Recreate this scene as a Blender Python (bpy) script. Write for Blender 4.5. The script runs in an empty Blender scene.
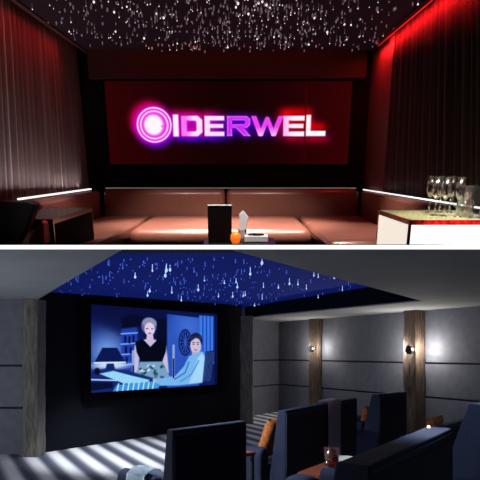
import bpy, bmesh, math, random
import numpy as np
from mathutils import Matrix, Vector, noise

# ------------------------------------------------------------------ camera, world, exposure
SC = bpy.context.scene
COL = SC.collection
EYE = 1.5                       # eye height over the cinema floor
PITCH = math.atan(189.0 / 560.0)  # the lounge is built on a raked deck above the cinema
cam_d = bpy.data.cameras.new('camera')
cam_d.sensor_width = 36.0
cam_d.lens = 42.0
cam_d.shift_y = 112.0 / 480.0
cam_d.clip_start = 0.05
cam = bpy.data.objects.new('camera', cam_d)
COL.objects.link(cam)
cam.location = (0, 0, EYE)
cam.rotation_euler = (math.pi / 2, 0, 0)
SC.camera = cam

world = bpy.data.worlds.new('night')
SC.world = world
world.use_nodes = True
bg = world.node_tree.nodes['Background']
bg.inputs[0].default_value = (0.35, 0.45, 0.8, 1)
bg.inputs[1].default_value = 0.025
SC.view_settings.view_transform = 'Standard'
SC.view_settings.look = 'None'
SC.view_settings.gamma = 1.0
SC.view_settings.exposure = 0.0
SC.view_settings.use_curve_mapping = False
SC.cycles.max_bounces = 8
SC.cycles.transparent_max_bounces = 12
SC.cycles.sample_clamp_indirect = 4.0
SC.cycles.caustics_refractive = False
SC.cycles.caustics_reflective = False

# rooms: B = the cinema, upright; A = the lounge, on its raked deck
MB_ = Matrix.Identity(4)
MA_ = Matrix.Translation((0, 0, EYE)) @ Matrix.Rotation(PITCH, 4, 'X')
ROOM = {'A': MA_, 'B': MB_}


def light(name, kind, room, loc, aim, power, color, size=(0.1, 0.1), spot=None, blend=0.5, spread=None):
    d = bpy.data.lights.new(name, kind)
    d.energy = power
    d.color = color
    if kind == 'AREA':
        d.shape = 'RECTANGLE'
        d.size, d.size_y = size
        if spread:
            d.spread = math.radians(spread)
    elif kind == 'SPOT':
        d.spot_size = math.radians(spot)
        d.spot_blend = blend
        d.shadow_soft_size = size[0]
    else:
        d.shadow_soft_size = size[0]
    o = bpy.data.objects.new(name, d)
    COL.objects.link(o)
    loc = Vector(loc)
    q = Matrix.Identity(4)
    if aim is not None:
        z = (loc - Vector(aim)).normalized()
        y = Vector((0, 1, 0))
        if abs(z.dot(y)) > 0.95:
            y = Vector((0, 0, 1))
        x = y.cross(z).normalized()
        y = z.cross(x)
        q = Matrix((x, y, z)).transposed().to_4x4()
    o.matrix_world = ROOM[room] @ Matrix.Translation(loc) @ q
    return o


# --- lounge lamps
light('cove_red_lamp', 'AREA', 'A', (-1.66, 4.9, 1.14), (-1.86, 4.9, 0.80), 3.6, (1, 0.015, 0.02), (0.05, 2.6), spread=130)
light('cove_red_lamp', 'AREA', 'A', (1.40, 4.75, 1.12), (1.62, 4.75, 1.05), 24.0, (1, 0.012, 0.015), (0.05, 2.9), spread=100)
light('cove_red_lamp', 'AREA', 'A', (-0.15, 6.5, 1.15), (-0.15, 6.86, 1.05), 0.8, (1, 0.03, 0.02), (2.6, 0.05))
light('cove_red_lamp', 'AREA', 'A', (1.38, 6.35, 1.12), (1.5, 6.35, 0.4), 5.0, (1, 0.02, 0.02), (0.05, 0.5))
light('ledge_lamp', 'AREA', 'A', (-1.80, 5.2, -0.25), (-1.92, 5.2, 0.25), 6.0, (1, 0.85, 0.82), (0.04, 2.8), spread=120)
light('ledge_lamp', 'AREA', 'A', (1.52, 5.5, -0.25), (1.60, 5.5, 0.6), 0.2, (1, 0.88, 0.85), (0.04, 2.4), spread=120)
for x, y, p in ((-1.05, 4.9, 150), (-0.55, 5.45, 380), (0.2, 5.45, 400), (0.85, 4.9, 230)):
    light('lounge_downlight_and_fill', 'SPOT', 'A', (x, y, 1.1), (x, y + 0.1, -0.5), p, (1, 0.80, 0.70), (0.04, 0.04), 62, 0.8)
for x in (-0.6, 0.2):
    light('lounge_downlight_and_fill', 'SPOT', 'A', (x, 4.5, 1.1), (x, 5.7, -0.5), 210, (1, 0.80, 0.70), (0.04, 0.04), 50, 0.8)  # fill spots added to brighten the long sofa's front and back cushions
light('lounge_downlight_and_fill', 'SPOT', 'A', (-1.05, 2.85, 1.1), (-1.13, 3.17, -0.35), 60, (1, 0.85, 0.8), (0.03, 0.03), 12, 0.5)  # narrow fill added for the red cushion, no fitting
light('lounge_downlight_and_fill', 'SPOT', 'A', (0.0, 2.7, 1.1), (0.03, 3.0, -0.4), 190, (1, 0.92, 0.88), (0.04, 0.04), 26, 0.6)  # added fill that brightens the small things on the low table
light('lounge_downlight_and_fill', 'SPOT', 'A', (1.25, 2.85, 1.1), (1.34, 3.72, -0.3), 420, (1, 0.92, 0.86), (0.03, 0.03), 26, 0.6)  # added fill aimed at the glasses to make them sparkle
# --- cinema lamps
light('front_downlight', 'SPOT', 'B', (-1.75, 7.7, 2.36), (-1.7, 8.15, 0.0), 420, (0.90, 0.94, 1), (0.06, 0.06), 72, 0.7)
light('aisle_downlight', 'SPOT', 'B', (0.75, 12.9, 2.22), (0.7, 12.6, 0.0), 40, (0.9, 0.94, 1), (0.06, 0.06), 80, 0.8)
light('seat_downlight_and_fill', 'SPOT', 'B', (1.25, 4.5, 2.28), (1.5, 3.8, 0.9), 1700, (0.72, 0.82, 1), (0.05, 0.05), 56, 0.8)
light('seat_downlight_and_fill', 'SPOT', 'B', (-0.6, 4.2, 2.26), (-0.3, 4.7, 0.6), 210, (0.85, 0.9, 1), (0.05, 0.05), 100, 0.8)  # fill spot added over the armchair and its throw, hidden by the deck
light('seat_downlight_and_fill', 'SPOT', 'B', (0.55, 2.95, 1.98), (1.8, 4.0, 0.8), 45, (0.72, 0.82, 1), (0.05, 0.05), 80, 0.8)  # fill added from the camera side for the tall armchair
light('side_fill_lamp', 'POINT', 'B', (-4.6, 4.5, 1.25), None, 185, (0.92, 0.95, 1), (0.1, 0.1))  # unseen fill added to lift the ceiling, wall and post on this side
light('side_fill_lamp', 'POINT', 'B', (4.9, 6.3, 1.75), None, 5, (0.85, 0.9, 1), (0.1, 0.1))  # weak unseen fill added for the right wall and seats
light('star_panel_fill', 'AREA', 'B', (-0.4, 8.6, 2.30), (-0.4, 8.6, 3.0), 1.5, (0.03, 0.12, 1), (2.0, 3.0))  # blue fill added below the star panel to brighten its middle

# ------------------------------------------------------------------ helpers
MATS = {}


def mat(name, color=(0.5, 0.5, 0.5), rough=0.6, metal=0.0, emit=None, strength=1.0, trans=0.0, ior=1.45,
        noise_scale=None, noise_amt=0.25, bump=0.0, coat=0.0, spec=0.5, sheen=0.0):
    m = bpy.data.materials.new(name)
    m.use_nodes = True
    nt = m.node_tree
    b = nt.nodes['Principled BSDF']
    c = (*color, 1)
    b.inputs['Base Color'].default_value = c
    b.inputs['Roughness'].default_value = rough
    b.inputs['Metallic'].default_value = metal
    b.inputs['Specular IOR Level'].default_value = spec
    b.inputs['Coat Weight'].default_value = coat
    if sheen:
        b.inputs['Sheen Weight'].default_value = sheen
    if trans:
        b.inputs['Transmission Weight'].default_value = trans
        b.inputs['IOR'].default_value = ior
    if emit:
        b.inputs['Emission Color'].default_value = (*emit, 1)
        b.inputs['Emission Strength'].default_value = strength
    if noise_scale:
        tc = nt.nodes.new('ShaderNodeTexCoord')
        n = nt.nodes.new('ShaderNodeTexNoise')
        n.inputs['Scale'].default_value = noise_scale
        n.inputs['Detail'].default_value = 5
        nt.links.new(tc.outputs['Object'], n.inputs['Vector'])
        r = nt.nodes.new('ShaderNodeMapRange')
        r.inputs['From Min'].default_value = 0.3
        r.inputs['From Max'].default_value = 0.7
        r.inputs['To Min'].default_value = 1 - noise_amt
        r.inputs['To Max'].default_value = 1 + noise_amt
        nt.links.new(n.outputs['Fac'], r.inputs['Value'])
        mx = nt.nodes.new('ShaderNodeMix')
        mx.data_type = 'RGBA'
        mx.blend_type = 'MULTIPLY'
        mx.inputs['Factor'].default_value = 1
        mx.inputs['A'].default_value = c
        nt.links.new(r.outputs['Result'], mx.inputs['B'])
        nt.links.new(mx.outputs['Result'], b.inputs['Base Color'])
        if bump:
            bp = nt.nodes.new('ShaderNodeBump')
            bp.inputs['Strength'].default_value = bump
            bp.inputs['Distance'].default_value = 0.01
            nt.links.new(n.outputs['Fac'], bp.inputs['Height'])
            nt.links.new(bp.outputs['Normal'], b.inputs['Normal'])
    MATS[name] = m
    return m


def attr_emission(name, strength=1.0):
    m = bpy.data.materials.new(name)
    m.use_nodes = True
    nt = m.node_tree
    b = nt.nodes['Principled BSDF']
    b.inputs['Base Color'].default_value = (0.004, 0.004, 0.005, 1)
    b.inputs['Roughness'].default_value = 0.9
    b.inputs['Specular IOR Level'].default_value = 0.1
    a = nt.nodes.new('ShaderNodeAttribute')
    a.attribute_name = 'picture'
    nt.links.new(a.outputs['Color'], b.inputs['Emission Color'])
    b.inputs['Emission Strength'].default_value = strength
    MATS[name] = m
    return m


def link(name, bm, m, parent=None, room='B', loc=(0, 0, 0), rz=0.0, smooth=False):
    """One mesh object.  A part is given relative to its thing; a thing stands in its room."""
    me = bpy.data.meshes.new(name)
    bmesh.ops.recalc_face_normals(bm, faces=bm.faces)
    bm.to_mesh(me)
    bm.free()
    if smooth:
        for p in me.polygons:
            p.use_smooth = True
    me.materials.append(m)
    o = bpy.data.objects.new(name, me)
    COL.objects.link(o)
    if parent is not None:
        o.parent = parent
    else:
        o.matrix_world = ROOM[room] @ Matrix.Translation(loc) @ Matrix.Rotation(rz, 4, 'Z')
    return o


def tag(o, label, cat, group=None):
    o['label'] = label
    o['category'] = cat
    if group:
        o['group'] = group
    return o


def thing(name, label, cat, room='B', loc=(0, 0, 0), rz=0.0, group=None):
    o = bpy.data.objects.new(name, None)
    o.empty_display_size = 0.1
    COL.objects.link(o)
    o.matrix_world = ROOM[room] @ Matrix.Translation(loc) @ Matrix.Rotation(rz, 4, 'Z')
    return tag(o, label, cat, group)


def struct(name, bm, m, room='B'):
    o = link(name, bm, m, None, room)
    o['kind'] = 'structure'
    return o


def copy_thing(o, label=None, room='B', loc=(0, 0, 0), rz=0.0):
    c = o.copy()
    COL.objects.link(c)
    c.matrix_world = ROOM[room] @ Matrix.Translation(loc) @ Matrix.Rotation(rz, 4, 'Z')
    if label:
        c['label'] = label
    for ch in o.children:
        d = ch.copy()
        COL.objects.link(d)
        d.parent = c
        for g in ch.children:
            e = g.copy()
            COL.objects.link(e)
            e.parent = d
    return c


def box(bm, x0, x1, y0, y1, z0, z1, bev=0.0, seg=3, fn=None):
    r = bmesh.ops.create_cube(bm, size=1.0)
    vs = r['verts']
    for v in vs:
        v.co = Vector((x0 + (v.co.x + 0.5) * (x1 - x0), y0 + (v.co.y + 0.5) * (y1 - y0), z0 + (v.co.z + 0.5) * (z1 - z0)))
        if fn:
            v.co = Vector(fn(*v.co))
    if bev:
        es = list({e for v in vs for e in v.link_edges})
        bmesh.ops.bevel(bm, geom=es, offset=bev, segments=seg, profile=0.5, affect='EDGES', clamp_overlap=True)
    return bm


def nb():
    return bmesh.new()


def prism(bm, pts, a, b, axis='x', bev=0.0, seg=3):
    """Extrude a closed 2D outline between a and b along axis."""
    def P(t, p):
        return {'x': (t, p[0], p[1]), 'y': (p[0], t, p[1]), 'z': (p[0], p[1], t)}[axis]
    v0 = [bm.verts.new(P(a, p)) for p in pts]
    v1 = [bm.verts.new(P(b, p)) for p in pts]
    fs = [bm.faces.new(v0), bm.faces.new(v1[::-1])]
    n = len(pts)
    for i in range(n):
        fs.append(bm.faces.new((v0[i], v1[i], v1[(i + 1) % n], v0[(i + 1) % n])))
    bmesh.ops.recalc_face_normals(bm, faces=fs)
    if bev:
        es = list({e for f in fs for e in f.edges})
        bmesh.ops.bevel(bm, geom=es, offset=bev, segments=seg, profile=0.5, affect='EDGES', clamp_overlap=True)
    return bm


def lathe(bm, prof, n=20, c=(0, 0, 0), closed=False):
    rings = []
    for r, z in prof:
        if r < 1e-6:
            rings.append([bm.verts.new((c[0], c[1], c[2] + z))])
        else:
            rings.append([bm.verts.new((c[0] + r * math.cos(2 * math.pi * k / n), c[1] + r * math.sin(2 * math.pi * k / n), c[2] + z)) for k in range(n)])
    pairs = list(zip(rings[:-1], rings[1:]))
    if closed:
        pairs.append((rings[-1], rings[0]))
    for a, b in pairs:
        for k in range(n):
            q = [a[k % len(a)], a[(k + 1) % len(a)], b[(k + 1) % len(b)], b[k % len(b)]]
            u = []
            for v in q:
                if v not in u:
                    u.append(v)
            if len(u) >= 3:
                try:
                    bm.faces.new(u)
                except ValueError:
                    pass
    return bm


def tube(bm, p, q, r, n=10):
    p, q = Vector(p), Vector(q)
    d = q - p
    m = Matrix.Translation((p + q) / 2) @ d.to_track_quat('Z', 'Y').to_matrix().to_4x4()
    bmesh.ops.create_cone(bm, cap_ends=True, segments=n, radius1=r, radius2=r, depth=d.length, matrix=m)
    return bm


def path_tube(bm, pts, r, n=8):
    for a, b in zip(pts[:-1], pts[1:]):
        tube(bm, a, b, r, n)
    return bm


def diamond(bm, c, r, h):
    bmesh.ops.create_icosphere(bm, subdivisions=1, radius=1.0, matrix=Matrix.Translation(c) @ Matrix.Diagonal((r, r, h, 1)))


# ------------------------------------------------------------------ materials
mat('black_wall', (0.004, 0.003, 0.004), 0.9, spec=0.15)
mat('black_panel', (0.006, 0.006, 0.009), 0.6)
mat('deep_blue_wall', (0.0022, 0.003, 0.008), 0.9, spec=0.2)
mat('soffit', (0.05, 0.022, 0.022), 0.8, spec=0.2)
mat('pilaster', (0.11, 0.03, 0.03), 0.6)
mat('star_panel_plum', (0.011, 0.006, 0.010), 0.9, emit=(0.020, 0.010, 0.017), strength=0.2, spec=0.1)
mat('fibre_white', (0.8, 0.8, 0.8), 0.5, emit=(1, 0.86, 0.88), strength=1.0)
mat('fibre_dim', (0.3, 0.3, 0.3), 0.5, emit=(0.30, 0.22, 0.26), strength=0.35)
mat('fibre_strand', (0.2, 0.15, 0.18), 0.4, emit=(0.06, 0.035, 0.05), strength=0.6)
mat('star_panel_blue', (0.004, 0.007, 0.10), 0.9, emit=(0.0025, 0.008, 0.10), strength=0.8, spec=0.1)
mat('fibre_blue', (0.3, 0.4, 0.9), 0.5, emit=(0.45, 0.66, 1.0), strength=1.0)
mat('fibre_blue_dim', (0.1, 0.2, 0.8), 0.5, emit=(0.06, 0.13, 0.62), strength=0.8)
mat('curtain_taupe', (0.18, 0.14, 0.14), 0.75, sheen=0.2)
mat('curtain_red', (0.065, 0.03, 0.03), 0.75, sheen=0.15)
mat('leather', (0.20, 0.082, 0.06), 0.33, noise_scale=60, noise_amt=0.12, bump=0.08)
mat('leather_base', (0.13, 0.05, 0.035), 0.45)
mat('dark_leather', (0.012, 0.008, 0.008), 0.5)
mat('dark_wood', (0.008, 0.0035, 0.0035), 0.8, spec=0.05)
mat('led_white', (1, 1, 1), 0.5, emit=(1, 0.95, 0.93), strength=1.1)
mat('ledge_glow_dim', (0.1, 0.1, 0.1), 0.5, emit=(0.12, 0.11, 0.09), strength=1.0)
mat('led_red', (1, 0.1, 0.1), 0.5, emit=(0.5, 0.01, 0.012), strength=0.7)
mat('deck_edge_glow', (1, 1, 1), 0.5, emit=(1, 1, 1), strength=1.15)  # divider edge made to glow so it renders white, no lamp there
mat('lightbox', (1, 1, 1), 0.5, emit=(1, 0.98, 0.93), strength=1.15)
mat('lightbox_side', (1, 1, 1), 0.5, emit=(0.92, 0.84, 0.72), strength=0.95)
mat('table_glass_top', (0.34, 0.32, 0.16), 0.12, emit=(0.27, 0.26, 0.12), strength=0.9)
mat('table_frame_red_glints', (0.45, 0.010, 0.010), 0.25, noise_scale=22, noise_amt=1.0)  # red reflections on the dark frame painted as noisy base colour
mat('black_gloss', (0.008, 0.007, 0.007), 0.2)


def thin_glass(name, tint, edge, rough):
    m = bpy.data.materials.new(name)
    m.use_nodes = True
    nt = m.node_tree
    nt.nodes.remove(nt.nodes['Principled BSDF'])
    out = nt.nodes['Material Output']
    tr = nt.nodes.new('ShaderNodeBsdfTransparent')
    tr.inputs['Color'].default_value = (*tint, 1)
    gl = nt.nodes.new('ShaderNodeBsdfGlossy')
    gl.inputs['Roughness'].default_value = rough
    gl.inputs['Color'].default_value = (1, 1, 1, 1)
    lw = nt.nodes.new('ShaderNodeLayerWeight')
    lw.inputs['Blend'].default_value = edge
    mx = nt.nodes.new('ShaderNodeMixShader')
    nt.links.new(lw.outputs['Facing'], mx.inputs['Fac'])
    nt.links.new(tr.outputs[0], mx.inputs[1])
    nt.links.new(gl.outputs[0], mx.inputs[2])
    nt.links.new(mx.outputs[0], out.inputs['Surface'])
    MATS[name] = m


thin_glass('glass', (0.97, 0.97, 0.97), 0.5, 0.15)
thin_glass('glass_stem', (0.9, 0.9, 0.9), 0.75, 0.2)
thin_glass('glass_clear', (0.96, 0.96, 0.96), 0.3, 0.04)
mat('drink_red', (0.22, 0.02, 0.012), 0.05, trans=0.85, ior=1.33)
mat('white_porcelain', (0.85, 0.85, 0.84), 0.25, coat=0.3)
mat('paper_white', (0.9, 0.9, 0.9), 0.8)
mat('candle_orange', (0.9, 0.16, 0.01), 0.3, emit=(0.95, 0.17, 0.015), strength=0.9)
mat('flame', (1, 0.8, 0.4), 0.5, emit=(1, 0.9, 0.7), strength=1.5)
mat('red_cushion', (0.50, 0.012, 0.012), 0.6, noise_scale=30, noise_amt=0.15)
mat('b_ceiling', (0.25, 0.265, 0.29), 0.9, noise_scale=3.0, noise_amt=0.06)
mat('b_wall', (0.115, 0.124, 0.160), 0.85, noise_scale=8.0, noise_amt=0.12, bump=0.05)
mat('groove', (0.004, 0.004, 0.006), 0.9)
mat('navy', (0.019, 0.027, 0.068), 0.85, noise_scale=90, noise_amt=0.4, bump=0.15)
mat('navy_dark', (0.010, 0.012, 0.026), 0.9, noise_scale=90, noise_amt=0.3)
mat('piping', (0.05, 0.065, 0.12), 0.8)
mat('orange_fabric', (0.55, 0.17, 0.045), 0.85, noise_scale=28, noise_amt=0.45, bump=0.25)
mat('throw_blue', (0.52, 0.62, 0.72), 0.9, noise_scale=60, noise_amt=0.15, bump=0.25)
mat('throw_mauve', (0.66, 0.54, 0.62), 0.9, noise_scale=70, noise_amt=0.2, bump=0.2)
mat('walnut', (0.27, 0.075, 0.04), 0.4, noise_scale=7, noise_amt=0.3)
mat('iron', (0.05, 0.05, 0.055), 0.45, metal=0.6)
mat('screen_black', (0.001, 0.001, 0.002), 0.9, spec=0.05)
mat('sconce_black', (0.006, 0.006, 0.006), 0.4)
mat('sconce_glow', (1, 1, 1), 0.5, emit=(1, 0.9, 0.75), strength=3.0)


def timber_mat(name, base, dark):
    m = bpy.data.materials.new(name)
    m.use_nodes = True
    nt = m.node_tree
    b = nt.nodes['Principled BSDF']
    tc = nt.nodes.new('ShaderNodeTexCoord')
    mp = nt.nodes.new('ShaderNodeMapping')
    mp.inputs['Scale'].default_value = (9, 9, 1.2)
    nt.links.new(tc.outputs['Object'], mp.inputs['Vector'])
    n = nt.nodes.new('ShaderNodeTexNoise')
    n.inputs['Scale'].default_value = 3.0
    n.inputs['Detail'].default_value = 8
    n.inputs['Roughness'].default_value = 0.7
    nt.links.new(mp.outputs['Vector'], n.inputs['Vector'])
    cr = nt.nodes.new('ShaderNodeValToRGB')
    cr.color_ramp.elements[0].position = 0.32
    cr.color_ramp.elements[0].color = (*dark, 1)
    cr.color_ramp.elements[1].position = 0.68
    cr.color_ramp.elements[1].color = (*base, 1)
    nt.links.new(n.outputs['Fac'], cr.inputs['Fac'])
    nt.links.new(cr.outputs['Color'], b.inputs['Base Color'])
    b.inputs['Roughness'].default_value = 0.85
    bp = nt.nodes.new('ShaderNodeBump')
    bp.inputs['Strength'].default_value = 0.6
    bp.inputs['Distance'].default_value = 0.02
    nt.links.new(n.outputs['Fac'], bp.inputs['Height'])
    nt.links.new(bp.outputs['Normal'], b.inputs['Normal'])
    MATS[name] = m


timber_mat('timber_brown', (0.11, 0.072, 0.05), (0.014, 0.009, 0.007))
timber_mat('timber_grey', (0.20, 0.18, 0.16), (0.05, 0.045, 0.04))


def carpet_mat():
    m = bpy.data.materials.new('striped_carpet')
    m.use_nodes = True
    nt = m.node_tree
    b = nt.nodes['Principled BSDF']
    tc = nt.nodes.new('ShaderNodeTexCoord')

    def dot(vec):
        d = nt.nodes.new('ShaderNodeVectorMath')
        d.operation = 'DOT_PRODUCT'
        d.inputs[1].default_value = vec
        nt.links.new(tc.outputs['Object'], d.inputs[0])
        return d.outputs['Value']

    def math_(op, a, v=None, w=None):
        k = nt.nodes.new('ShaderNodeMath')
        k.operation = op
        nt.links.new(a, k.inputs[0])
        if v is not None:
            k.inputs[1].default_value = v
        return k.outputs[0]
    u = math_('ADD', dot((0.881, 0.472, 0)), -1.124 + 0.1715)
    fr = math_('FRACT', math_('DIVIDE', u, 0.343))
    cr = nt.nodes.new('ShaderNodeValToRGB')
    e = cr.color_ramp.elements
    e[0].position, e[0].color = 0.0, (0.035, 0.04, 0.065, 1)
    e[1].position, e[1].color = 1.0, (0.035, 0.04, 0.065, 1)
    for p, c in ((0.18, (0.10, 0.11, 0.15)), (0.42, (0.62, 0.63, 0.64)), (0.66, (0.62, 0.63, 0.64)), (0.86, (0.06, 0.07, 0.10))):
        k = e.new(p)
        k.color = (*c, 1)
    nt.links.new(fr, cr.inputs['Fac'])
    # fine loops of the weave
    w1 = math_('SINE', math_('MULTIPLY', dot((0.881, 0.472, 0)), 2 * math.pi / 0.022))
    w2 = math_('SINE', math_('MULTIPLY', dot((-0.472, 0.881, 0)), 2 * math.pi / 0.05))
    mu = nt.nodes.new('ShaderNodeMath')
    mu.operation = 'MULTIPLY'
    nt.links.new(w1, mu.inputs[0])
    nt.links.new(w2, mu.inputs[1])
    r = nt.nodes.new('ShaderNodeMapRange')
    r.inputs['From Min'].default_value = -1
    r.inputs['To Min'].default_value = 0.78
    r.inputs['To Max'].default_value = 1.1
    nt.links.new(mu.outputs[0], r.inputs['Value'])
    mx = nt.nodes.new('ShaderNodeMix')
    mx.data_type = 'RGBA'
    mx.blend_type = 'MULTIPLY'
    mx.inputs['Factor'].default_value = 1
    nt.links.new(cr.outputs['Color'], mx.inputs['A'])
    nt.links.new(r.outputs['Result'], mx.inputs['B'])
    nt.links.new(mx.outputs['Result'], b.inputs['Base Color'])
    b.inputs['Roughness'].default_value = 0.95
    MATS['carpet'] = m


carpet_mat()


# ------------------------------------------------------------------ little picture painter for the two lit screens
class Pic:
    def __init__(self, w, h, x0, x1, y0, y1):
        self.w, self.h = w, h
        self.x, self.y = np.meshgrid(np.linspace(x0, x1, w), np.linspace(y0, y1, h))
        self.im = np.zeros((h, w, 3))

    def mix(self, mask, c):
        self.im += (np.array(c) / 255.0 - self.im) * mask[..., None]

    def poly(self, pts, soft=0.6):
        """Soft coverage of a polygon."""
        x, y = self.x, self.y
        inside = np.zeros(x.shape, bool)
        dist = np.full(x.shape, 1e9)
        n = len(pts)
        for i in range(n):
            ax, ay = pts[i]
            bx, by = pts[(i + 1) % n]
            cond = (ay > y) != (by > y)
            with np.errstate(divide='ignore', invalid='ignore'):
                xc = (bx - ax) * (y - ay) / (by - ay + 1e-12) + ax
            inside ^= cond & (x < xc)
            L = (bx - ax) ** 2 + (by - ay) ** 2 + 1e-12
            t = np.clip(((x - ax) * (bx - ax) + (y - ay) * (by - ay)) / L, 0, 1)
            dist = np.minimum(dist, np.hypot(x - ax - t * (bx - ax), y - ay - t * (by - ay)))
        sd = np.where(inside, -dist, dist)
        return np.clip(0.5 - sd / (2 * soft), 0, 1)

    def ell(self, cx, cy, rx, ry, soft=0.6, rot=0.0):
        c, s = math.cos(rot), math.sin(rot)
        dx, dy = self.x - cx, self.y - cy
        u, v = (dx * c + dy * s) / rx, (-dx * s + dy * c) / ry
        sd = (np.hypot(u, v) - 1) * min(rx, ry)
        return np.clip(0.5 - sd / (2 * soft), 0, 1)

    def line(self, pts, r, soft=0.5):
        d = np.full(self.x.shape, 1e9)
        for (ax, ay), (bx, by) in zip(pts[:-1], pts[1:]):
            L = (bx - ax) ** 2 + (by - ay) ** 2 + 1e-12
            t = np.clip(((self.x - ax) * (bx - ax) + (self.y - ay) * (by - ay)) / L, 0, 1)
            d = np.minimum(d, np.hypot(self.x - ax - t * (bx - ax), self.y - ay - t * (by - ay)))
        return np.clip(0.5 - (d - r) / (2 * soft), 0, 1)

    def blur(self, m, sx, sy):
        def k1(s):
            n = max(1, int(3 * s))
            k = np.exp(-0.5 * (np.arange(-n, n + 1) / max(s, 1e-3)) ** 2)
            return k / k.sum()
        kx, ky = k1(sx), k1(sy)
        m = np.apply_along_axis(lambda r: np.convolve(r, kx, 'same'), 1, m)
        return np.apply_along_axis(lambda r: np.convolve(r, ky, 'same'), 0, m)

    def mesh(self, name, corner, m, parent):
        """A flat grid carrying the picture; corner(u, v) -> local point, v down."""
        w, h = self.w, self.h
        u, v = np.meshgrid(np.linspace(0, 1, w), np.linspace(0, 1, h))
        p0, pu, pv = (np.array(corner(*q), float) for q in ((0, 0), (1, 0), (0, 1)))
        co = p0 + u[..., None] * (pu - p0) + v[..., None] * (pv - p0)
        me = bpy.data.meshes.new(name)
        idx = np.arange(w * h).reshape(h, w)
        q = np.stack([idx[:-1, :-1], idx[1:, :-1], idx[1:, 1:], idx[:-1, 1:]], -1).reshape(-1, 4)
        me.vertices.add(w * h)
        me.vertices.foreach_set('co', co.reshape(-1).astype(np.float32))
        me.loops.add(q.size)
        me.loops.foreach_set('vertex_index', q.reshape(-1).astype(np.int32))
        me.polygons.add(len(q))
        me.polygons.foreach_set('loop_start', (np.arange(len(q)) * 4).astype(np.int32))
        me.update(calc_edges=True)
        a = me.attributes.new('picture', 'FLOAT_COLOR', 'POINT')
        s = np.clip(self.im, 0, 1)
        lin = np.where(s <= 0.04045, s / 12.92, ((s + 0.055) / 1.055) ** 2.4)
        rgba = np.concatenate([lin.reshape(-1, 3), np.ones((w * h, 1))], 1)
        a.data.foreach_set('color', rgba.reshape(-1).astype(np.float32))
        me.materials.append(m)
        o = bpy.data.objects.new(name, me)
        COL.objects.link(o)
        o.parent = parent
        return o


# ==================================================================== the deck between the two rooms
T0, T1 = 107.0 / 560.0, 102.7 / 560.0        # slopes of the deck's top and underside
DK = math.tan(math.atan(T0) - PITCH)         # the deck's slope as the lounge sees it


def deck(y):
    return DK * y


bm = nb()
prism(bm, [(2.62, EYE + 2.62 * T0), (8.2, EYE + 8.2 * T0), (8.2, EYE + 8.2 * T1 + 0.01), (2.62, EYE + 2.62 * T1)], -4.2, 4.2, 'x')
struct('floor', bm, MATS['black_wall'])
bm = nb()
prism(bm, [(2.60, EYE + 2.60 * T0), (2.618, EYE + 2.618 * T0), (2.618, EYE + 2.618 * T1), (2.60, EYE + 2.60 * T1)], -4.2, 4.2, 'x')
struct('trim_1', bm, MATS['deck_edge_glow'])

# ==================================================================== LOUNGE (room A): shell
ZC = 1.175
bm = nb()
box(bm, -1.95, 1.85, 7.0, 7.1, deck(7.0) + 0.02, 1.55)
struct('wall_back', bm, MATS['black_wall'], 'A')
bm = nb()
box(bm, -2.15, -2.05, 3.3, 7.1, deck(7.0) + 0.45, 1.55, fn=lambda x, y, z: (x, y, max(z, deck(y) + 0.02)))
struct('wall_left', bm, MATS['black_wall'], 'A')
bm = nb()
box(bm, 1.85, 1.95, 3.3, 7.1, deck(7.0) + 0.45, 1.55, fn=lambda x, y, z: (x, y, max(z, deck(y) + 0.02)))
struct('wall_right', bm, MATS['black_wall'], 'A')
bm = nb()
box(bm, -2.05, 1.85, 3.3, 7.0, 1.40, 1.46)
struct('ceiling', bm, MATS['black_wall'], 'A')
# lowered soffit between the star ceiling and the screen, and the ceiling's borders
bm = nb()
box(bm, -1.68, 1.40, 6.86, 6.999, 0.895, ZC + 0.005, 0.004, 1)
struct('trim_2', bm, MATS['soffit'], 'A')
bm = nb()
box(bm, -1.73, -1.69, 3.8, 6.99, ZC - 0.015, ZC + 0.05)
struct('trim_3', bm, MATS['soffit'], 'A')
bm = nb()
box(bm, 1.40, 1.44, 3.8, 6.99, ZC - 0.015, ZC + 0.05)
struct('trim_4', bm, MATS['soffit'], 'A')
bm = nb()
box(bm, 1.478, 1.74, 6.03, 6.995, -0.6, ZC + 0.04, 0.004, 1)
struct('trim_5', bm, MATS['pilaster'], 'A')

# star ceiling
random.seed(5)
st = thing('star_ceiling_panel', 'dark plum star ceiling panel sparkling over the leather lounge', 'star ceiling', 'A', (-0.145, 5.4, ZC))
bm = nb()
box(bm, -1.54, 1.54, -1.6, 1.45, 0.0, 0.03)
link('panel', bm, MATS['star_panel_plum'], st)
big = []
fine, dim, strand = nb(), nb(), nb()
for i in range(1050):
    x = random.uniform(-1.52, 1.52)
    y = 1.0 / random.uniform(1 / 6.70, 1 / 4.6) - 5.4
    dens = math.exp(-((x - 0.1) / 0.9) ** 2) * 0.75 + 0.25
    if random.random() > dens:
        continue
    h = random.uniform(0.008, 0.05)
    k = random.random()
    if k < 0.55:
        tube(strand, (x, y, 0), (x, y, -h), 0.0035, 4)
    if k < 0.06 and len(big) < 95:
        big.append((x, y, -h, random.uniform(0.0065, 0.0105)))
    elif k < 0.30:
        diamond(fine, (x, y, -h), random.uniform(0.003, 0.0055), random.uniform(0.004, 0.007))
    else:
        diamond(dim, (x, y, -h), random.uniform(0.005, 0.009), random.uniform(0.006, 0.02))
for x, y, z, r in big:
    bm = nb()
    diamond(bm, (x, y, z), r, r * 1.2)
    tube(bm, (x, y, 0), (x, y, z), 0.002, 4)
    link('fibre_light', bm, MATS['fibre_white'], st)
for nm, b_, m_ in (('fibre_points', fine, 'fibre_white'), ('dim_points', dim, 'fibre_dim'), ('hanging_strands', strand, 'fibre_strand')):
    o = link(nm, b_, MATS[m_], st)
    o['kind'] = 'stuff'

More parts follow.
